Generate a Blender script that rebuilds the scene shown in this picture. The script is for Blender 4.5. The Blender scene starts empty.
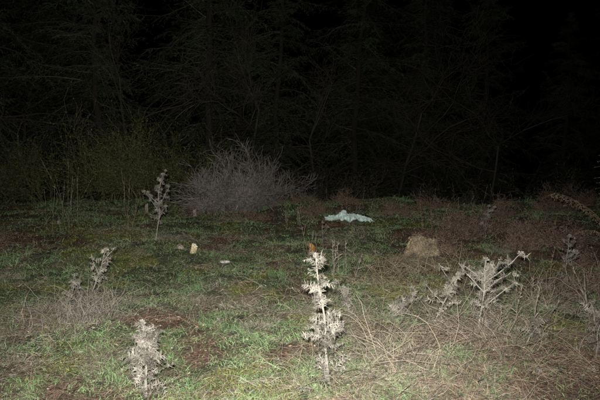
import bpy, math, numpy as np
from mathutils import Vector
rng = np.random.default_rng(7)
scene = bpy.context.scene

# ---------------------------------------------------------------- noise
_T = np.random.default_rng(3).random((256, 256))
def vnoise(x, y):
    xi = np.floor(x).astype(int); yi = np.floor(y).astype(int)
    fx = x - xi; fy = y - yi
    fx = fx*fx*(3-2*fx); fy = fy*fy*(3-2*fy)
    a = _T[xi & 255, yi & 255]; b = _T[(xi+1) & 255, yi & 255]
    c = _T[xi & 255, (yi+1) & 255]; d = _T[(xi+1) & 255, (yi+1) & 255]
    return (a*(1-fx)+b*fx)*(1-fy)+(c*(1-fx)+d*fx)*fy
def fbm(x, y, s, o=3, seed=0):
    x = np.asarray(x, float)*s+seed*17.3; y = np.asarray(y, float)*s+seed*9.1
    x, y = x*.83-y*.56, x*.56+y*.83
    t = 0; a = 1; n = 0
    for i in range(o):
        t = t+a*vnoise(x, y); n += a; a *= .5; x, y = x*1.6-y*1.25+5.1, x*1.25+y*1.6+3.7
    return t/n
def H(x, y):
    x = np.asarray(x, float); y = np.asarray(y, float)
    h = (fbm(x, y, .35, 2, 1)-.5)*.20+(fbm(x, y, 1.6, 3, 2)-.5)*.16
    h = h+(fbm(x, y, .8, 2, 6)-.5)*.28*sm(y, 9.5, 12.5)
    e = np.maximum(0, y-13.2-(fbm(x, y*0, .3, 2, 5)-.5)*3)
    return h - np.minimum(e*.16+.02*e*e, 2.6+e*.01)
def sm(v, a, b):
    t = np.clip((v-a)/(b-a), 0, 1); return t*t*(3-2*t)
def blobs(x, y, L):
    o = np.zeros(np.shape(x))
    for bx, by, rx, ry, s in L:
        o = o+s*np.exp(-(((x-bx)/rx)**2+((y-by)/ry)**2))
    return o
def f_straw(x, y):
    v = fbm(x, y, 2.1, 4, 11)
    v = v+blobs(x, y, [(.8,3.9,.85,.8,.22),(-1.8,5.1,.6,.7,.2),(-2.4,4.8,.5,.5,.2),(-.3,4.4,.4,.4,.08),(.9,5.2,.9,.7,.12),
        (-.9,3.9,.8,.7,-.10),(-.7,6,.9,1,-.10),(2.3,5,.9,.8,-.12),(-2.2,9,1.6,1.2,.04),(1.5,9.5,2,1,.04)])
    return sm(v, .49, .72)
def f_brown(x, y):
    v = fbm(x, y, 1.5, 4, 21)+blobs(x, y, [(2.8,8.9,1.4,1.0,.3),(3.6,7.2,1.2,1,.3),(-1.4,3.5,.45,.3,.3),(-4.5,8,1.2,.8,.16),(-.8,10.5,1.4,.8,.18),(1.1,4.2,.8,.5,.2),(2.0,3.6,.6,.4,.2),(2.6,5.9,.6,.4,.12)])
    return sm(v, .52, .76)
def f_moss(x, y):
    v = fbm(x, y, 2.4, 3, 31)+blobs(x, y, [(-3,8.5,.9,.7,.22),(1,5.8,.35,.35,.35),(2.8,6.6,.45,.4,.3),(-.3,3.5,.2,.15,.3),(1.5,7.4,.5,.4,.2)])
    return sm(v, .60, .74)

# ---------------------------------------------------------------- mesh builder
class MB:
    def __init__(s): s.V=[]; s.F=[]; s.C=[]; s.n=0
    def add(s, V, F, C):
        V=np.asarray(V,float).reshape(-1,3); C=np.asarray(C,float)
        if C.ndim==1: C=np.tile(C,(len(V),1))
        s.V.append(V); s.C.append(C); s.F.append(np.asarray(F,int)+s.n); s.n+=len(V)
    def mesh(s, name, smooth=False):
        V=np.concatenate(s.V); C=np.concatenate(s.C)
        me=bpy.data.meshes.new(name)
        me.vertices.add(len(V)); me.vertices.foreach_set('co',V.ravel())
        loops=np.concatenate([f.ravel() for f in s.F])
        tot=np.concatenate([np.full(len(f),f.shape[1]) for f in s.F])
        st=np.concatenate([[0],np.cumsum(tot)[:-1]])
        me.loops.add(len(loops)); me.loops.foreach_set('vertex_index',loops.astype(np.int32))
        me.polygons.add(len(tot)); me.polygons.foreach_set('loop_start',st.astype(np.int32))
        me.update(calc_edges=True)
        ca=me.color_attributes.new('Col','FLOAT_COLOR','POINT')
        ca.data.foreach_set('color',np.c_[C,np.ones(len(C))].ravel())
        me.polygons.foreach_set('use_smooth',np.full(len(tot),smooth,bool))
        me.update(); return me
    def obj(s, name, mat, smooth=False):
        me=s.mesh(name,smooth); me.materials.append(mat)
        o=bpy.data.objects.new(name,me); scene.collection.objects.link(o); return o
def nrm(v): return v/np.maximum(np.linalg.norm(v,axis=-1,keepdims=True),1e-9)
def rdir(n): return nrm(rng.normal(size=(n,3)))
def blades(mb, P, D, B, L, W, C, mid=.8, wb=1.0, tipc=1.0):
    n=len(P); L=np.broadcast_to(L,(n,)).reshape(-1,1); W=np.broadcast_to(W,(n,)).reshape(-1,1)
    S=nrm(np.cross(D,rdir(n)))*W*.5
    p1=P+D*L*.5+B*L*.18; p2=P+D*L*.85+B*L*.75
    V=np.stack([P-S*wb,P+S*wb,p1+S*mid,p1-S*mid,p2],1)
    i=np.arange(n)[:,None]*5
    C=np.broadcast_to(C,(n,3))
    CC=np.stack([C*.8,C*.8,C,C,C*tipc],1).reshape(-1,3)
    off=mb.n
    mb.add(V,i+np.array([0,1,2,3]),CC)
    mb.F.append(off+i+np.array([3,2,4]))
def tris(mb, P, D, L, W, C):
    n=len(P); L=np.broadcast_to(L,(n,)).reshape(-1,1); W=np.broadcast_to(W,(n,)).reshape(-1,1)
    S=nrm(np.cross(D,rdir(n)))*W*.5
    V=np.stack([P-S,P+S,P+D*L],1); mb.add(V,np.arange(n)[:,None]*3+np.array([0,1,2]),np.repeat(np.broadcast_to(C,(n,3)),3,0))
def prisms(mb, A, Bp, ra, rb, C, k=3):
    A=np.asarray(A,float); Bp=np.asarray(Bp,float); n=len(A)
    ra=np.broadcast_to(ra,(n,)); rb=np.broadcast_to(rb,(n,))
    d=nrm(Bp-A); ref=np.where(np.abs(d[:,2:3])>.9,np.array([[1.,0,0]]),np.array([[0,0,1.]]))
    u=nrm(np.cross(d,ref)); v=np.cross(d,u)
    vs=[]
    for j in range(k):
        a=2*math.pi*j/k; o=u*math.cos(a)+v*math.sin(a)
        vs.append(A+o*ra[:,None]); vs.append(Bp+o*rb[:,None])
    V=np.stack(vs,1); i=np.arange(n)[:,None]*2*k; off=mb.n
    C=np.broadcast_to(C,(n,3)); mb.add(V,i+np.array([0,2,3,1]),np.repeat(C,2*k,0))
    for j in range(1,k):
        jn=(j+1)%k; mb.F.append(off+i+np.array([2*j,2*jn,2*jn+1,2*j+1]))
def tubepath(mb, pts, r0, r1, col, k=5):
    pts=np.asarray(pts,float); r=np.linspace(r0,r1,len(pts))
    prisms(mb,pts[:-1],pts[1:],r[:-1],r[1:],np.array(col),k)

# ---------------------------------------------------------------- materials
def mat_attr(name, rough=.8, trans=0.0, nscale=40, namt=.35, spec=.15, bump=0):
    m=bpy.data.materials.new(name); m.use_nodes=True; N=m.node_tree.nodes; Lk=m.node_tree.links
    b=N['Principled BSDF']
    a=N.new('ShaderNodeAttribute'); a.attribute_name='Col'
    out=a.outputs['Color']
    if not namt:
        N.remove(b); d=N.new('ShaderNodeBsdfDiffuse'); Lk.new(out,d.inputs['Color']); Lk.new(d.outputs[0],N['Material Output'].inputs['Surface']); return m
    b.inputs['Roughness'].default_value=rough; b.inputs['Specular IOR Level'].default_value=spec
    tc=N.new('ShaderNodeTexCoord'); nz=N.new('ShaderNodeTexNoise'); nz.inputs['Scale'].default_value=nscale; nz.inputs['Detail'].default_value=3
    Lk.new(tc.outputs['Object'],nz.inputs['Vector'])
    mr=N.new('ShaderNodeMapRange'); mr.inputs[1].default_value=.3; mr.inputs[2].default_value=.7
    mr.inputs[3].default_value=1-namt; mr.inputs[4].default_value=1+namt
    Lk.new(nz.outputs['Fac'],mr.inputs[0])
    vm=N.new('ShaderNodeVectorMath'); vm.operation='SCALE'
    Lk.new(a.outputs['Color'],vm.inputs[0]); Lk.new(mr.outputs[0],vm.inputs['Scale']); out=vm.outputs[0]
    Lk.new(out,b.inputs['Base Color'])
    if bump:
        bp=N.new('ShaderNodeBump'); bp.inputs['Strength'].default_value=bump; bp.inputs['Distance'].default_value=.02
        Lk.new(nz.outputs['Fac'],bp.inputs['Height']); Lk.new(bp.outputs[0],b.inputs['Normal'])
    if trans:
        t=N.new('ShaderNodeBsdfTranslucent'); Lk.new(out,t.inputs['Color'])
        mx=N.new('ShaderNodeMixShader'); mx.inputs[0].default_value=trans
        Lk.new(b.outputs[0],mx.inputs[1]); Lk.new(t.outputs[0],mx.inputs[2])
        Lk.new(mx.outputs[0],N['Material Output'].inputs['Surface'])
    return m
M_grass=mat_attr('grass_blades',namt=0)
M_leaf=mat_attr('foliage',namt=0)
M_twig=mat_attr('twigs',namt=0)
M_bark=mat_attr('bark',namt=0)
M_dry=mat_attr('dry_thistle',.8,.2,nscale=60,namt=.3)
M_ground=mat_attr('soil_and_litter',1,nscale=55,namt=.6,bump=.9)
M_wood=mat_attr('cut_wood',.8,nscale=60,namt=.45)
M_stone=mat_attr('stone',.9,nscale=30,namt=.4,bump=.5)
M_plastic=mat_attr('plastic_film',.4,.1,nscale=12,namt=.25,spec=.5)

# ---------------------------------------------------------------- ground
def axis(lo,hi,fine_lo,fine_hi,step):
    a=list(np.arange(fine_lo,fine_hi,step)); s=step; v=fine_hi
    while v<hi: a.append(v); s*=1.18; v+=s
    s=step; v=fine_lo-step
    while v>lo: a.insert(0,v); s*=1.18; v-=s
    return np.array(a)
gx=axis(-400,400,-7,7,.045); gy=axis(-60,500,2.4,15,.045)
X,Y=np.meshgrid(gx,gy,indexing='ij')
Z=H(X,Y)+(fbm(X,Y,9,2,3)-.5)*.03*(np.abs(X)<9)
S,Br,Mo=f_straw(X,Y),f_brown(X,Y),f_moss(X,Y)
c=np.array([.066,.078,.040])*np.ones(X.shape+(1,))
c=c*(1-S[...,None])+np.array([.14,.11,.075])*S[...,None]
c=c*(1-Br[...,None])+np.array([.105,.066,.047])*Br[...,None]
c=c*(1-Mo[...,None])+np.array([.11,.115,.032])*Mo[...,None]
c=c*(.6+.8*fbm(X,Y,12,2,8))[...,None]
mb=MB(); ny=len(gy); I=(np.arange(len(gx)-1)[:,None]*ny+np.arange(ny-1)[None,:]).reshape(-1,1)
mb.add(np.stack([X,Y,Z],-1),I+np.array([0,ny,ny+1,1]),c.reshape(-1,3))
mb.obj('ground',M_ground,True)

# ---------------------------------------------------------------- scatter helper
def scatter(n, dmin=2.6, dmax=15.5, ang=40):
    d=dmin*(dmax/dmin)**rng.random(n)
    a=np.radians((rng.random(n)*2-1)*ang)
    return d*np.tan(a), d
def onground(x,y,dz=0): return np.c_[x,y,H(x,y)+dz]

mb=MB()
n=330000; x,y=scatter(n)
S,Br,Mo=f_straw(x,y),f_brown(x,y),f_moss(x,y)
dens=fbm(x,y,5,3,41); keep=rng.random(n)<np.clip((1-.6*S)*(1-.8*Br)*(1-.7*Mo)*sm(dens,.26,.56)*1.25,.05,1)
x,y=x[keep],y[keep]; n=len(x)
far=sm(y,5,13)
clump=fbm(x,y,3.5,2,51); tuft=sm(fbm(x,y,6,2,54),.60,.75)
L=(.018+.06*rng.random(n)**1.6)*(.4+1.2*clump)*(1+.2*far)*(1+1.1*tuft)
L=L*(1+1.6*sm(y,10,13)*sm(fbm(x,y,1.1,2,53),.5,.75))
D=nrm(np.c_[rng.normal(0,.6,n),rng.normal(0,.6,n),np.ones(n)*.9])
Bd=np.c_[rng.normal(0,.5,n),rng.normal(0,.5,n),-.25*np.ones(n)]
hue=np.clip(fbm(x,y,2.2,3,61)*.7+rng.random(n)*.5-.15,0,1)[:,None]
C=np.array([.108,.205,.088])*(1-hue)+np.array([.235,.275,.135])*hue
C=C*(.5+.9*rng.random((n,1)))*(.7+.6*fbm(x,y,1.3,2,66))[:,None]
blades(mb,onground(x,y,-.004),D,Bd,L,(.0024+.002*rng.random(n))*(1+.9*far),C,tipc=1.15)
n=250000; x,y=scatter(n); S,Br=f_straw(x,y),f_brown(x,y)
keep=rng.random(n)<np.clip(.20+.7*S-.12*Br,.05,1); x,y,S,Br=x[keep],y[keep],S[keep],Br[keep]; n=len(x)
far=sm(y,5,13)
flow=fbm(x,y,2.5,2,71)*math.pi*4; az=flow+rng.normal(0,1.1,n)
el=np.abs(rng.normal(.2,.4,n))
D=np.c_[np.cos(az)*np.cos(el),np.sin(az)*np.cos(el),np.sin(el)]
Bd=rdir(n)*.5; Bd[:,2]-=.15
L=.02+.11*rng.random(n)**2.2
t=rng.random((n,1))
C=np.array([.25,.20,.135])*t+np.array([.33,.30,.245])*(1-t)
C=C*(.35+.8*rng.random((n,1)))*(.65+.7*fbm(x,y,4,2,67))[:,None]
C=C*(1-.35*Br[:,None]*np.array([.4,1,1.15]))
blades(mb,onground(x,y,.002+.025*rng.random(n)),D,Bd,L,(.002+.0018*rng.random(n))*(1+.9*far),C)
mb.obj('grass',M_grass)

# moss cushions
mb=MB(); n=170000; x,y=scatter(n); Mo=f_moss(x,y); keep=rng.random(n)<Mo*.9; x,y=x[keep],y[keep]; n=len(x)
D=nrm(np.c_[rng.normal(0,.7,n),rng.normal(0,.7,n),np.ones(n)])
C=np.array([.18,.19,.055])*(.4+1.0*rng.random((n,1)))
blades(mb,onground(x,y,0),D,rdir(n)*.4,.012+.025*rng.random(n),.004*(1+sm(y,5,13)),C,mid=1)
mb.obj('moss',M_grass)

# fallen leaves and scraps
mb=MB(); n=9500; x,y=scatter(n,ang=42); keep=rng.random(n)<.3+.7*f_brown(x,y)+.3*blobs(x,y,[(-6.3,12.3,1.5,.8,2)]); x,y=x[keep],y[keep]; n=len(x)
az=rng.random(n)*6.28; D=nrm(np.c_[np.cos(az),np.sin(az),rng.normal(.05,.15,n)])
pal=np.array([[.17,.11,.07],[.24,.16,.10],[.12,.085,.06],[.26,.21,.15],[.29,.26,.2]]); C=pal[rng.integers(0,5,n)]
red=blobs(x,y,[(-6.4,12.3,1.2,.8,1)])[:,None]; C=C*(1-red)+np.array([.3,.09,.06])*red
blades(mb,onground(x,y,.012+.02*rng.random(n)),D,rdir(n)*.5,.012+.02*rng.random(n),.006+.010*rng.random(n),C,mid=1.3,wb=.3)
mb.obj('fallen_leaves',M_leaf)

def arcs(mb, x, y, Lm, r, C, up=.5, seg=6, dz=0.0, k=3, wob=.2):
    n=len(x); P=onground(x,y,dz); az=rng.random(n)*6.283; el=np.abs(rng.normal(up,.35,n))
    D=np.c_[np.cos(az)*np.cos(el),np.sin(az)*np.cos(el),np.sin(el)]
    L=Lm*(.4+.9*rng.random(n)); sl=(L/seg)[:,None]
    for s in range(seg):
        D=nrm(D+rng.normal(0,wob,(n,3))+np.array([0,0,-.14]))
        Q=P+D*sl; g=H(Q[:,0],Q[:,1])+.008; Q[:,2]=np.maximum(Q[:,2],g)
        prisms(mb,P,Q,r*(1-s/seg*.7),r*(1-(s+1)/seg*.7),C,k); P=Q
mb=MB()
def around(n,cx,cy,rx,ry): return cx+rng.normal(0,rx,n),cy+rng.normal(0,ry,n)
for (n,cx,cy,rx,ry,L,r,col,up) in [(1700,.95,3.9,.6,.5,.24,.0016,[.25,.205,.15],.35),(220,.75,3.75,.2,.18,.42,.0022,[.26,.22,.165],.6),(180,1.35,4.2,.22,.2,.42,.0024,[.24,.19,.15],.6),
        (450,.8,4.9,.6,.45,.26,.0018,[.24,.20,.15],.45),(300,-1.85,4.95,.2,.22,.36,.0018,[.28,.25,.21],1.0),(450,-1.45,3.45,.3,.22,.2,.0018,[.15,.105,.08],.4),
        (350,-2.6,4.6,.3,.3,.26,.0018,[.19,.14,.11],.6),(250,.1,3.6,.2,.2,.25,.0018,[.26,.22,.17],.4),(450,2.1,3.8,.45,.35,.26,.0019,[.21,.16,.12],.5),(300,1.1,5.9,.3,.3,.32,.002,[.21,.18,.11],.7),
        (250,1.4,6.9,.35,.2,.32,.0025,[.27,.22,.15],.8),(250,.3,5.2,.3,.3,.25,.0018,[.25,.22,.16],.5),(300,2.7,5.8,.4,.3,.35,.0022,[.2,.15,.12],.7),(200,2.0,4.9,.4,.3,.4,.002,[.25,.21,.16],.9),(300,-4.5,8,.5,.4,.3,.0025,[.18,.12,.09],.6)]:
    x,y=around(n,cx,cy,rx,ry); arcs(mb,x,y,L,r,np.array(col)*(.35+.95*rng.random((n,1))),up)
n=6500; x,y=scatter(n); arcs(mb,x,y,.18,.0016,np.array([.22,.165,.12])*(.3+.9*rng.random((n,1))),.4,seg=4)
mb.obj('dead_stems',M_twig)

# ---------------------------------------------------------------- shrubs
def grow(P0,D0,L0,r0,depth,nchild,spread,up,seg=3,shrink=.68,wob=.18):
    out=[]; P,D,L,R=P0,D0,L0,r0; tips=None
    for lv in range(depth):
        n=len(P); starts=[];dirs=[];lens=[];rs=[]
        for s in range(seg):
            D=nrm(D+rng.normal(0,wob,(n,3))+np.array([0,0,up]))
            Q=P+D*(L/seg)[:,None]; ra=R*(1-.5*s/seg); rb=R*(1-.5*(s+1)/seg)
            out.append((P,Q,ra,rb,lv)); P=Q
            nc=nchild if s==seg-1 else max(1,nchild-1)
            if lv<depth-1:
                for c_ in range(nc):
                    dd=nrm(D+rng.normal(0,spread,(n,3)))
                    starts.append(P);dirs.append(dd);lens.append(L*shrink*(.6+.7*rng.random(n)));rs.append(rb*.7)
        if lv<depth-1:
            P=np.concatenate(starts);D=np.concatenate(dirs);L=np.concatenate(lens);R=np.concatenate(rs)
        else: tips=(P,D)
    return out,tips
def shrub(name,cx,cy,w,h,stems,depth,col,mat,nchild=2,spread=.5,r=.008,up=.03,leaf=None,seg=3,minr=.0016,tilt=.6,wob=.18):
    mb=MB(); a=rng.random(stems)*6.283; q=np.sqrt(rng.random(stems))
    P=np.c_[np.cos(a)*q*w*.18,np.sin(a)*q*w*.18,np.zeros(stems)-.02]
    D=nrm(np.c_[np.cos(a)*q*tilt*w/h,np.sin(a)*q*tilt*w/h,np.ones(stems)])
    k=.45 if depth>2 else .6
    out,tips=grow(P,D,h*k*(.45+.8*rng.random(stems)),np.full(stems,r),depth,nchild,spread,up,seg=seg,wob=wob)
    zs=np.concatenate([o[1][:,2] for o in out]); sc=h/np.percentile(zs,99.5)
    for A,B,ra,rb,lv in out:
        n=len(A); ok=(B[:,2]*sc>-.0)
        prisms(mb,(A*sc)[ok],(B*sc)[ok],np.maximum(ra,minr)[ok],np.maximum(rb,minr*.8)[ok],np.array(col)*(.4+1.1*rng.random((ok.sum(),1))),3)
        if leaf and lv>=depth-2:
            for _ in range(leaf['n']):
                t=rng.random((n,1)); LP=(A+(B-A)*t)*sc; LD=nrm(nrm(B-A)+rdir(n)*.8)
                blades(mb,LP,LD,rdir(n)*.3,leaf['L']*(.5+rng.random(n)),leaf['W'],np.array(leaf['c'])*(.35+1.1*rng.random((n,1))),mid=1.3,wb=.3)
    o=mb.obj(name,mat); o.location=(cx,cy,float(H(cx,cy))); return o
shrub('bare_shrub',-1.27,11.7,1.6,1.2,34,4,[.19,.17,.155],M_twig,nchild=3,spread=.6,r=.010,minr=.0022,wob=.24,tilt=.75)
bl=dict(n=2,L=.045,W=.018,c=[.072,.085,.028])
for i,(a,b,w,h) in enumerate([(-3.3,12.6,2.0,1.75),(-4.3,12.9,1.8,2.1),(-2.4,13.6,1.8,1.6),(-5.6,13.6,2.2,1.6),(-3.6,14.2,2.2,2.4),(-7.2,14.0,2.4,1.5)]):
    shrub('broom_shrub' ,a,b,w,h,15,3,[.075,.07,.04],M_leaf,nchild=3,spread=.45,r=.012,up=.05,leaf=bl,minr=.003,tilt=.45,wob=.25)
hl=dict(n=1,L=.020,W=.006,c=[.16,.112,.08])
for a,b,w,h in [(2.3,8.9,.7,.34),(2.9,9.3,.9,.42),(3.0,7.8,.5,.25),(3.6,7.9,.7,.42),(4.1,6.9,.7,.35),(3.4,6.9,.5,.22),(-4.4,8.2,.6,.2),(-.9,10.7,.8,.22),(.2,11,.7,.25),(1.9,10.9,.7,.3),(3.6,10.8,.8,.4),(3.3,8.6,.5,.35),(4.9,11.3,.9,.4),(2.8,12.1,.8,.35),(.9,12.3,.9,.3),(5.8,12.4,1,.45),(-.3,12.4,.8,.35),(1.9,7.7,.45,.25),(-1.9,11.3,.6,.3),(3.0,5.6,.5,.2)]:
    shrub('heather_bush',a,b,w,h,18,3,[.16,.11,.083],M_twig,nchild=3,spread=.75,r=.004,leaf=hl,minr=.0016,tilt=.9,wob=.3)

def stalks(name,cx,cy,n,h,spread,col,lean=(0,0),r=.0025,head=True):
    mb=MB(); P=np.c_[rng.normal(0,spread,n),rng.normal(0,spread,n),np.zeros(n)]
    D=nrm(np.c_[rng.normal(lean[0],.12,n),rng.normal(lean[1],.12,n),np.ones(n)]); L=h*(.5+.55*rng.random(n)); seg=7
    for s in range(seg):
        D=nrm(D+rng.normal(0,.05,(n,3))+np.array([lean[0]*.1,lean[1]*.1,-.01])); Q=P+D*(L/seg)[:,None]
        prisms(mb,P,Q,r*(1-s/seg*.6),r*(1-(s+1)/seg*.6),np.array(col)*(.6+.7*rng.random((n,1))),4)
        for _ in range(2 if s<4 else (7 if head else 2)):
            t=rng.random((n,1)); blades(mb,P+(Q-P)*t,nrm(D+rdir(n)*.7),rdir(n)*.4+np.array([0,0,-.3]),(.12 if s<4 else .035)*(.5+rng.random(n)),.005,np.array(col)*(.6+.7*rng.random((n,1))))
        P=Q
    o=mb.obj(name,M_dry); o.location=(cx,cy,float(H(cx,cy))); return o
stalks('tall_grass_clump',-3.75,9.3,12,1.2,.14,[.22,.21,.13])
stalks('tall_grass_clump',-2.6,8.9,5,.95,.05,[.22,.19,.13])
stalks('tall_grass_clump',.16,7.0,3,.75,.04,[.25,.21,.16])
stalks('tall_grass_clump',-.2,9.9,4,.4,.1,[.3,.27,.2])
stalks('tall_grass_clump',2.45,9.6,8,.45,.2,[.28,.22,.17])
stalks('tall_grass_clump',1.05,10.6,5,.4,.2,[.25,.2,.15])
stalks('tall_grass_clump',.45,6.2,6,.4,.1,[.34,.30,.24])
stalks('tall_grass_clump',3.6,12.0,12,.5,.5,[.2,.17,.13])
stalks('tall_grass_clump',.3,12.3,12,.45,.6,[.2,.18,.12])
stalks('tall_grass_clump',1.9,4.7,12,.42,.35,[.27,.23,.18])
stalks('tall_grass_clump',2.9,5.3,8,.45,.25,[.22,.17,.13])

def tussock(name,cx,cy,R,h,n,col):
    mb=MB(); a=rng.random(n)*6.283; q=np.sqrt(rng.random(n)); 
    P=np.c_[np.cos(a)*q*R*.5,np.sin(a)*q*R*.5,h*.3*rng.random(n)*(1-q*.6)]
    D=nrm(np.c_[np.cos(a)*q*1.1,np.sin(a)*q*1.1,np.ones(n)*.8]+rdir(n)*.6)
    B=np.c_[np.cos(a)*.5,np.sin(a)*.5,-np.ones(n)*.6]+rdir(n)*.4
    blades(mb,P,D,B,h*(.2+.8*rng.random(n)),.003,np.array(col)*(.3+.9*rng.random((n,1))))
    o=mb.obj(name,M_dry); o.location=(cx,cy,float(H(cx,cy))); return o
# straw hummock, slumped and lumpy: three merged lobes of different size
mb=MB()
for (ox,oy,rx,rz,n,sd) in [(0,0,.16,.25,4500,90),(.13,.02,.11,.21,2600,93),(-.12,-.03,.10,.13,1800,96)]:
    def hum(d):
        a=np.arctan2(d[:,1],d[:,0]); lump=fbm(a*1.5+3,d[:,2]*3,1.8,3,sd)
        return d*np.array([rx,rx*.9,rz])*(.55+.85*lump)[:,None]+np.array([ox,oy,0])
    d=rdir(n); d[:,2]=np.abs(d[:,2])
    P=hum(d)*(.88+.12*rng.random((n,1))); pt=fbm(P[:,0],P[:,2]+P[:,1],16,2,91)[:,None]
    blades(mb,P,nrm(d*.4+rdir(n)*.8+np.array([0,0,-.25])),rdir(n)*.6+np.array([0,0,-.5]),.012+.04*rng.random(n)**1.5,.006,np.array([.40,.325,.215])*(.4+.8*rng.random((n,1)))*(.05+1.8*pt))
    u=np.linspace(0,math.pi/2,8); vv=np.linspace(0,2*math.pi,18,endpoint=False)
    dd_=np.array([[math.sin(p)*math.cos(q),math.sin(p)*math.sin(q),math.cos(p)] for p in u for q in vv])
    mb.add(hum(dd_)*.9,np.array([[i*18+j,i*18+(j+1)%18,(i+1)*18+(j+1)%18,(i+1)*18+j] for i in range(7) for j in range(18)]),np.array([.21,.165,.11]))
o=mb.obj('straw_hummock',M_dry); o.location=(1.55,7.45,float(H(1.55,7.45)))
tussock('dry_grass_tussock',1.3,7.2,.25,.22,900,[.28,.24,.16])
tussock('dry_grass_tussock',1.62,7.2,.25,.16,900,[.20,.16,.11])
for a,b in [(-2.2,5.0),(-1.6,5.3),(-2.5,4.5),(2.8,4.3),(.3,4.6),(2.5,3.7),(-.35,4.6),(1.15,5.3),(-3.2,6.3),(2.0,6.1),(-1.9,8.3),(.5,8.3),(3.3,5.4),(2,12.2),(-1.9,12.4),(4.3,12.3),(.2,12.9),(2.2,5.0),(1.7,6.3),(3.4,6.2),(-.9,5.4),(2.6,7.6)]:
    tussock('dry_grass_tussock',a,b,.16+.1*rng.random(),(.11+.09*rng.random())*(1 if b<10 else 2),420,[.30,.265,.195])

# ---------------------------------------------------------------- thistles
def spiny_leaf(mb,p,d,L,w,col,droop=.8,nseg=8):
    d=np.array(d,float); d/=np.linalg.norm(d); side=np.cross(d,[0,0,1.]); side/=max(np.linalg.norm(side),1e-6)
    rot=rng.normal(0,.6); up=np.cross(side,d); side=side*math.cos(rot)+up*math.sin(rot)
    V=[];F=[];q=np.array(p,float); dd=d.copy(); pts=[q]; sd=[side]
    for i in range(nseg):
        dd=dd+np.array([0,0,-droop/nseg])+rng.normal(0,.16,3); dd/=np.linalg.norm(dd)
        q=q+dd*L/nseg; pts.append(q); side=side+rng.normal(0,.3,3); side-=dd*side.dot(dd); side/=np.linalg.norm(side); sd.append(side)
    for i,(q,s_) in enumerate(zip(pts,sd)):
        ww=w*.16*(1-i/nseg*.8); V+= [q-s_*ww,q+s_*ww]
    for i in range(nseg): F.append([2*i,2*i+1,2*i+3,2*i+2])
    T=[]; shade=[1.0]*len(V)
    for i in range(1,nseg):
        f=pts[min(i+1,nseg)]-pts[i-1]; f/=np.linalg.norm(f); env=math.sin(math.pi*(.15+.85*i/nseg))*.7+.35
        nn=np.cross(f,sd[i])
        for sg in (-1,1):
            b=rng.uniform(.6,1.15)
            for _ in range(2):
                tip=pts[i]+sd[i]*sg*w*env*(.6+.8*rng.random())+f*w*rng.uniform(-.3,.9)+nn*w*rng.normal(.15,.4)
                k=len(V); V+=[pts[i]+f*L/nseg*.32,pts[i]-f*L/nseg*.32,tip]; T.append([k,k+1,k+2]); shade+=[b*.75,b*.75,b]
                k=len(V); m_=(pts[i]+tip)/2; V+=[m_+f*.0024,m_-f*.0024,m_+(tip-pts[i])*.45+f*w*rng.normal(0,.4)+nn*w*rng.normal(.1,.3)]; T.append([k,k+1,k+2]); shade+=[b]*3
    cc=np.array(col)*rng.uniform(.6,1.1)*np.array(shade)[:,None]; off=mb.n
    mb.add(np.array(V),np.array(F),cc); mb.F.append(np.array(T)+off)
def burr(mb,p,R,col):
    n=60; dirs=rdir(n); dirs[:,2]=np.abs(dirs[:,2])*1-.25; dirs=nrm(dirs)
    u=np.linspace(0,math.pi,6); vv=np.linspace(0,2*math.pi,8,endpoint=False)
    V=np.array([[math.sin(a)*math.cos(b),math.sin(a)*math.sin(b),math.cos(a)*1.15] for a in u for b in vv])*R*.6+p
    F=np.array([[i*8+j,i*8+(j+1)%8,(i+1)*8+(j+1)%8,(i+1)*8+j] for i in range(5) for j in range(8)])
    mb.add(V,F,np.array(col)*.6)
    blades(mb,p+dirs*R*.4,dirs,rdir(n)*.2,R*1.1,R*.3,np.array(col)*(.6+.5*rng.random((n,1))))
def thistle(name,cx,cy,h,lean=(0,0),nl=22,LL=.13,col=(.34,.31,.255),branches=2,heads=2,w=.022,r=.008,lo=0.02,taper=.55,wob=.10,seed=1,bl=(.16,.34)):
    global rng; keep_=rng; rng=np.random.default_rng(seed)
    mb=MB(); col=np.array(col)
    def stem(p,d,L,r0,nleaf,ll,wob):
        seg=9; pts=[np.array(p,float)]; d=np.array(d,float); d/=np.linalg.norm(d); base=d.copy()
        for s in range(seg):
            d=d*.6+base*.4+rng.normal(0,wob,3); d/=np.linalg.norm(d); pts.append(pts[-1]+d*L/seg)
        tubepath(mb,pts,r0,r0*.45,col*.8,6); pts=np.array(pts)
        for i in range(nleaf):
            t=lo+(1-lo)*(i+rng.random())/nleaf; s=min(int(t*seg),seg-1); q=pts[s]+(pts[s+1]-pts[s])*(t*seg-s)
            a=i*2.4+rng.normal(0,.5); e=rng.uniform(.0,1.1)
            spiny_leaf(mb,q,[math.cos(a),math.sin(a),e],ll*(1.05-taper*t)*rng.uniform(.4,1.3),w*rng.uniform(.6,1.25),col,droop=rng.uniform(-.8,1.6))
        return pts
    pts=stem([0,0,-.02],[lean[0],lean[1],1],h,r,nl,LL,wob); ends=[pts[-1]]
    for b in range(branches):
        i=rng.integers(3,8); a=rng.random()*6.28
        pb=stem(pts[i],[math.cos(a)*.9,math.sin(a)*.9,.9],h*rng.uniform(*bl),r*.6,max(4,nl//4),LL*.65,wob); ends.append(pb[-1])
    for e in ends[:heads]: burr(mb,e,.02,col)
    o=mb.obj(name,M_dry); o.location=(cx,cy,float(H(cx,cy))); rng=keep_; return o
thistle('dried_thistle',.18,3.46,.82,(-.07,0),46,.165,branches=2,heads=1,w=.031,r=.009,taper=.52,wob=.06,seed=5)
thistle('dried_thistle',-.97,3.52,.48,(-.10,0),34,.20,branches=3,heads=1,w=.034,r=.010,taper=.5,seed=6)
g=(.34,.31,.25)
thistle('dried_thistle',-1.98,5.3,.60,(.42,0),15,.13,branches=3,heads=2,w=.024,r=.007,col=g,seed=7)
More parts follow.
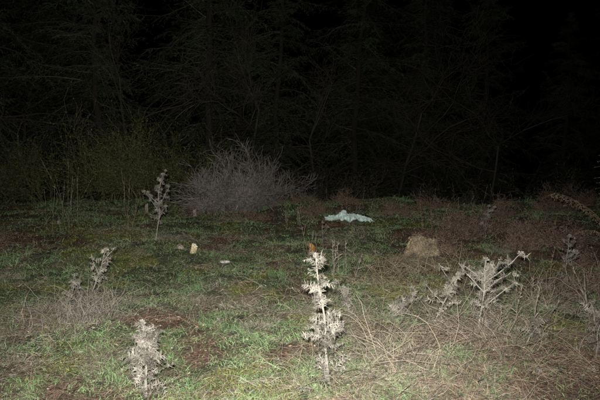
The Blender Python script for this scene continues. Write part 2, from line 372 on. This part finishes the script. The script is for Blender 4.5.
thistle('dried_thistle',-2.0,5.0,.42,(.15,0),12,.12,branches=2,heads=0,w=.022,r=.005,col=g,seed=8)
thistle('dried_thistle',-2.02,8.1,.98,(.2,0),20,.17,branches=6,heads=6,w=.032,r=.009,col=(.33,.305,.26),seed=29,lo=.3,bl=(.2,.4))
thistle('dried_thistle',1.38,4.4,.58,(.12,.0),26,.16,branches=6,heads=2,w=.029,r=.009,col=(.38,.35,.285),seed=10,bl=(.3,.65))
thistle('dried_thistle',1.05,4.55,.48,(.6,0),20,.15,branches=4,heads=1,w=.028,col=(.36,.33,.265),r=.007,seed=11,bl=(.25,.55))
thistle('dried_thistle',1.72,5.1,.46,(-.1,0),15,.13,branches=5,heads=1,w=.025,col=g,r=.006,seed=12,bl=(.25,.5))
thistle('dried_thistle',.72,4.7,.34,(.8,0),20,.16,branches=3,heads=0,w=.03,col=g,r=.006,seed=13)
thistle('dried_thistle',.45,4.9,.36,(-.3,0),13,.13,branches=3,heads=0,w=.024,col=g,r=.006,seed=14)
thistle('dried_thistle',1.55,3.95,.28,(.5,.1),14,.14,branches=2,heads=0,w=.024,col=(.28,.25,.2),r=.006,seed=41)
thistle('dried_thistle',2.75,5.9,.52,(0,0),14,.13,branches=3,heads=2,w=.022,col=(.28,.25,.2),r=.006,seed=15)
thistle('dried_thistle',1.9,6.1,.18,(.2,0),10,.12,branches=0,heads=0,w=.024,col=g,seed=16)
thistle('dried_thistle',1.98,3.8,.26,(.1,0),14,.16,branches=1,heads=0,w=.026,col=(.28,.25,.2),seed=17)
thistle('dried_thistle',2.3,4.4,.2,(-.4,0),12,.15,branches=1,heads=0,w=.026,col=g,seed=18)
thistle('dried_thistle',2.85,8.9,.5,(0,0),12,.12,branches=4,heads=4,w=.026,col=(.28,.24,.21),r=.006,seed=19)
thistle('dried_thistle',.32,8.0,.4,(.0,0),8,.1,branches=2,heads=2,w=.022,col=(.22,.18,.15),r=.006,seed=20)
# broken-off thistle leaves lying in the grass
mb=MB()
for i in range(190):
    d=3.0*(9/3.0)**rng.random(); x_=d*math.tan(math.radians(rng.uniform(-33,33))); a=rng.random()*6.28
    spiny_leaf(mb,[x_,d,float(H(x_,d))+.03],[math.cos(a),math.sin(a),.1],rng.uniform(.06,.16),.02,np.array([.28,.255,.205])*rng.uniform(.5,1.1),droop=.3,nseg=5)
mb.obj('thistle_litter',M_dry)

def fern(name,cx,cy,fronds,col):
    mb=MB()
    for (a,L,el) in fronds:
        p=np.zeros(3); d=np.array([math.cos(a)*math.cos(el),math.sin(a)*math.cos(el),math.sin(el)]); pts=[p]
        seg=18
        for s in range(seg):
            d=d+np.array([0,0,-.06])+rng.normal(0,.03,3); d/=np.linalg.norm(d); p=p+d*L/seg; pts.append(p)
            if s>3:
                sd=np.cross(d,[0,0,1]); sd/=np.linalg.norm(sd); n=12
                for sg in (-1,1):
                    ll=L*.15*math.sin(math.pi*(s-2)/(seg))*rng.uniform(.6,1.2); e=p+(sd*sg+d*.4+np.array([0,0,-.6]))*ll
                    prisms(mb,[p],[e],.0015,.0008,np.array(col)*.8,3)
                    t=rng.random((n,1)); blades(mb,p+(e-p)*t,nrm(rdir(n)+np.array([0,0,-.4])),rdir(n)*.6,.022,.007,np.array(col)*(.4+.8*rng.random((n,1))),mid=1.2)
        tubepath(mb,pts,.005,.0015,np.array(col)*.7,5)
    o=mb.obj(name,M_dry); o.location=(cx,cy,float(H(cx,cy))); return o
fern('dried_fern',4.25,7.8,[(3.0,1.35,1.35),(2.8,1.1,1.05),(3.5,.75,.9),(.5,.9,1.1),(4.6,.7,.9),(3.2,1.2,1.15)],[.28,.21,.14])

# ---------------------------------------------------------------- small objects
def stump(name,cx,cy,r,h,side,top,tilt=.6):
    mb=MB(); k=18; rings=[(0,1.35),(.15,1.12),(.4,1.0),(.75,.97),(1.0,.95),(1.02,.86)]
    ph=rng.random(4)*6.28; V=[];C=[]; lx,ly=rng.normal(0,.12,2)
    for (z,s_) in rings:
        for j in range(k):
            a=2*math.pi*j/k; rr=r*s_*(1+.1*math.sin(3*a+ph[0])+.07*math.sin(5*a+ph[1])+(.15*math.sin(4*a+ph[2]) if z<.2 else 0))
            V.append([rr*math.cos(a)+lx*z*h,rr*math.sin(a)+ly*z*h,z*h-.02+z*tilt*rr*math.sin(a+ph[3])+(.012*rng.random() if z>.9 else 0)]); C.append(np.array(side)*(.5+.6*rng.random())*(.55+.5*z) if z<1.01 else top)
    V.append([lx*h,ly*h,1.02*h-.02]); C.append(np.array(top)*.8); c_=len(V)-1
    F=[[i*k+j,i*k+(j+1)%k,(i+1)*k+(j+1)%k,(i+1)*k+j] for i in range(len(rings)-1) for j in range(k)]
    off=mb.n; mb.add(np.array(V),np.array(F),np.array(C)); b=(len(rings)-1)*k
    mb.F.append(np.array([[b+j,b+(j+1)%k,c_] for j in range(k)])+off)
    o=mb.obj(name,M_wood); o.location=(cx,cy,float(H(cx,cy))); return o
stump('cut_stump',.16,7.85,.038,.12,[.48,.24,.07],[.60,.40,.17])
stump('cut_stump',-1.37,7.35,.036,.11,[.55,.46,.28],[.75,.70,.55])
stump('cut_stump',-3.05,11.6,.03,.20,[.36,.31,.25],[.45,.41,.34])
stump('cut_stump',-1.98,11.0,.035,.12,[.32,.28,.22],[.45,.42,.33])
stump('cut_stump',-4.05,9.75,.03,.08,[.26,.23,.18],[.35,.32,.26])
def rock(name,cx,cy,sx,sy,sz,col):
    mb=MB(); nu,nv=14,20; ph=rng.random(6)*6
    V=[]
    for i in range(nu):
        for j in range(nv):
            a=math.pi*i/(nu-1); b=2*math.pi*j/nv; d=np.array([math.sin(a)*math.cos(b),math.sin(a)*math.sin(b),math.cos(a)])
            rr=1+.16*math.sin(3*d[0]+ph[0]+2*d[2])+.12*math.sin(5*d[1]+ph[1])+.08*math.sin(9*d[0]+7*d[2]+ph[2])
            V.append(np.sign(d)*np.abs(d)**.8*rr*[sx,sy,sz])
    F=[[i*nv+j,i*nv+(j+1)%nv,(i+1)*nv+(j+1)%nv,(i+1)*nv+j] for i in range(nu-1) for j in range(nv)]
    mb.add(np.array(V),np.array(F),np.array(col)); o=mb.obj(name,M_stone); o.location=(cx,cy,float(H(cx,cy))+sz*.3); return o
rock('rock',-.93,7.2,.06,.045,.02,[.42,.40,.36]); rock('rock',-1.6,7.7,.055,.05,.045,[.28,.22,.18])

# crumpled plastic sheet: ragged tapering outline, folds with creases, one raised corner
mb=MB(); nu,nv=150,50; U,Vv=np.meshgrid(np.linspace(-1,1,nu),np.linspace(-1,1,nv),indexing='ij')
sx=1-.35*fbm(U*0+Vv,U*0,4,3,77); sy=(.30+1.1*fbm(U,U*0,5,3,78))*(1-.7*np.abs(U)**2.5)
px_=U*.48*sx+.05*(fbm(U,Vv,5,2,75)-.5); py_=Vv*.22*sy+.05*(fbm(U,Vv,3,2,74)-.5)
cr=np.abs(fbm(U,Vv,2.6,3,79)-.5)*2; cr2=np.abs(fbm(U,Vv,7,2,80)-.5)*2
pz=-.005+.10*(1-np.clip(cr*2.0,0,1))*(1-.7*Vv**2)*(1-.7*np.abs(U)**2)+.03*(1-np.clip(cr2*2,0,1))+.08*np.exp(-(((U+.30)/.2)**2+((Vv-.2)/.6)**2))+.03*np.exp(-((U-.25)/.15)**2)
tone=(.62+.5*fbm(U,Vv,5,3,83))[...,None]
I=(np.arange(nu-1)[:,None]*nv+np.arange(nv-1)[None,:]).reshape(-1,1)
mb.add(np.stack([px_,py_,pz],-1),I+np.array([0,nv,nv+1,1]),(np.array([.50,.63,.57])*tone).reshape(-1,3))
o=mb.obj('plastic_sheet',M_plastic); o.location=(.87,10.3,float(H(.87,10.3))+.045); o.rotation_euler=(.06,.04,.1)

# ---------------------------------------------------------------- trees
def spruce_mesh(name,h,seed,R=2.3,f_=1.0):
    global rng; keep_=rng; rng=np.random.default_rng(seed); mb=MB()
    zs=np.linspace(-.3,h,14); pts=np.c_[np.cumsum(rng.normal(0,.06,14)),np.cumsum(rng.normal(0,.06,14)),zs]
    tubepath(mb,pts,.12,.02,[.028,.024,.02],9)
    z=.4; PP=[];DD=[];LL=[]
    while z<h*.97:
        k=rng.integers(4,8); a0=rng.random()*6.28; f=1-(z/h)
        for j in range(k):
            a=a0+j*6.283/k+rng.normal(0,.3); L=R*(f**.75)*rng.uniform(.4,1.3)+.12
            PP.append([np.interp(z,zs,pts[:,0]),np.interp(z,zs,pts[:,1]),z+rng.normal(0,.12)]); e=.15+.35*(z/h)+rng.normal(0,.2)
            DD.append([math.cos(a),math.sin(a),e]);LL.append(L)
        z+=rng.uniform(.16,.36)
    P=np.array(PP);D=nrm(np.array(DD));L=np.array(LL);n=len(P);seg=9
    btone=rng.uniform(.35,1.5,(n,1))
    for s in range(seg):
        D=nrm(D+np.array([0,0,-.10 if s<6 else .06])+rng.normal(0,.14,(n,3))); Q=P+D*(L/seg)[:,None]; r=.014*(L/R+.3)
        prisms(mb,P,Q,r*(1-s/seg*.8),r*(1-(s+1)/seg*.8),np.array([.065,.058,.044])*btone,3)
        if s>=1:
            for sg in (-1,1):
              for rep in range(2):
                t=rng.random((n,1)); A=P+(Q-P)*t
                sd=nrm(np.cross(D,[0,0,1.]))*sg
                d2=nrm(sd+D*rng.uniform(.3,1.1,(n,1))+np.array([0,0,-.45])+rng.normal(0,.35,(n,3)))
                l2=(L*.28*(1-.55*s/seg)*rng.uniform(.4,1.2,n)); B=A+d2*l2[:,None]; B2=B+nrm(d2+np.array([0,0,-.7]))*l2[:,None]*.6
                prisms(mb,A,B,.004,.003,np.array([.055,.05,.04]),3)
                tone=btone*(.6+.7*rng.random((n,1)))
                for m in range(8):
                    t=rng.random((n,1)); use=rng.random((n,1))<.6; c0=np.where(use,A+(B-A)*t,B+(B2-B)*t)
                    dd=nrm(d2+rdir(n)*.75); tris(mb,c0,dd,.07*rng.uniform(.6,1.4,n),.017,f_*np.array([.041,.055,.029])*tone*(.6+.7*rng.random((n,1))))
        P=Q
    me=mb.mesh(name); me.materials.append(M_leaf); rng=keep_; return me
SM=[spruce_mesh('spruce_a',9.5,101),spruce_mesh('spruce_b',8.0,102,2.0),spruce_mesh('spruce_c',11,103,2.6,.85)]
def place(name,me,x,y,rz,s):
    o=bpy.data.objects.new(name,me); scene.collection.objects.link(o); o.location=(x,y,float(H(x,y))-.1); o.rotation_euler=(0,0,rz); o.scale=(s,s,s)
for i,(x,y,s) in enumerate([(-7.8,14.8,1.0),(-5.2,15.4,1.05),(-2.6,16.6,1.1),(-.6,18.0,1.0),(-10.5,17.0,1.1),(1.8,19.8,1.15),(-6.8,18.5,1.2),(-2.2,20.5,1.2),
        (4.3,22,1.15),(7.3,23.2,1.15),(10.8,24.5,1.15),(2.6,25.5,1.3),(-9.5,22,1.3),(-14,19,1.2),(14.5,26,1.3),(6.0,27,1.35),(-5,24,1.3),(19,30,1.3)]):
    place('spruce_tree',SM[i%3],x,y,i*1.9,s)
def bare_mesh(name,seed,h=7,depth=5):
    global rng; keep_=rng; rng=np.random.default_rng(seed); mb=MB()
    P=np.array([[0,0,-.2]]);D=np.array([[.05,0,1.]])
    out,t=grow(P,nrm(D),np.array([h*.5]),np.array([.06]),depth,2,.55,.02,seg=5,shrink=.55,wob=.16)
    zs=np.concatenate([o[1][:,2] for o in out]); sc=h/np.percentile(zs,99.8)
    for A,B,ra,rb,lv in out: prisms(mb,A*sc,B*sc,np.maximum(ra,.004),np.maximum(rb,.003),np.array([.055,.05,.04])*(.7+.5*rng.random((len(A),1))),6 if lv<2 else 3)
    me=mb.mesh(name); me.materials.append(M_bark); rng=keep_; return me
BM=[bare_mesh('bare_a',201),bare_mesh('bare_b',205,6)]
for i,(x,y,s) in enumerate([(2.6,19,1),(.6,17.3,.9),(6.0,20.5,1),(-4.0,14.9,.95),(-6.4,14.6,.95),(-1.6,15.6,.95)]):
    place('bare_tree',BM[i%2],x,y,i*2.3+.7,s)
for a,b,w,h in [(1.5,15.2,2,1.0),(4,15.0,2.4,.9),(6.6,14.9,2.4,1.1),(9.2,15.5,2.4,1),(-9,14.5,2,1.4),(.1,14.8,1.8,1.0)]:
    shrub('dark_fade_shrub',a,b,w,h,14,3,[.06,.05,.04],M_leaf,nchild=3,spread=.5,r=.008,leaf=dict(n=1,L=.05,W=.02,c=[.045,.05,.027]),minr=.003,wob=.25)  # low shrubs added along the ridge, coloured dark to imitate the fade of light

# ---------------------------------------------------------------- light, world, camera
w=bpy.data.worlds.new('World'); scene.world=w; w.use_nodes=True; N=w.node_tree.nodes
sky=N.new('ShaderNodeTexSky'); sky.sky_type='NISHITA'; sky.sun_disc=False; sky.sun_elevation=math.radians(-6); sky.sun_rotation=math.radians(150)
w.node_tree.links.new(sky.outputs[0],N['Background'].inputs['Color']); N['Background'].inputs['Strength'].default_value=.02
sp=bpy.data.lights.new('camera_flash','SPOT'); sp.energy=2900; sp.spot_size=math.radians(88); sp.spot_blend=1; sp.shadow_soft_size=.025; sp.color=(1,.985,.95)
so=bpy.data.objects.new('camera_flash',sp); scene.collection.objects.link(so); so.location=(-.05,.0,1.71); so.rotation_euler=(math.radians(90-5.5),0,math.radians(2.5))
cam=bpy.data.cameras.new('camera'); co=bpy.data.objects.new('camera',cam); scene.collection.objects.link(co)
cam.sensor_width=36; cam.lens=35.3; cam.clip_end=1500; cam.clip_start=.05
co.location=(0,0,1.6); co.rotation_euler=(math.radians(90-6.8),0,0); scene.camera=co
scene.view_settings.view_transform='Standard'; scene.view_settings.look='None'; scene.view_settings.exposure=0
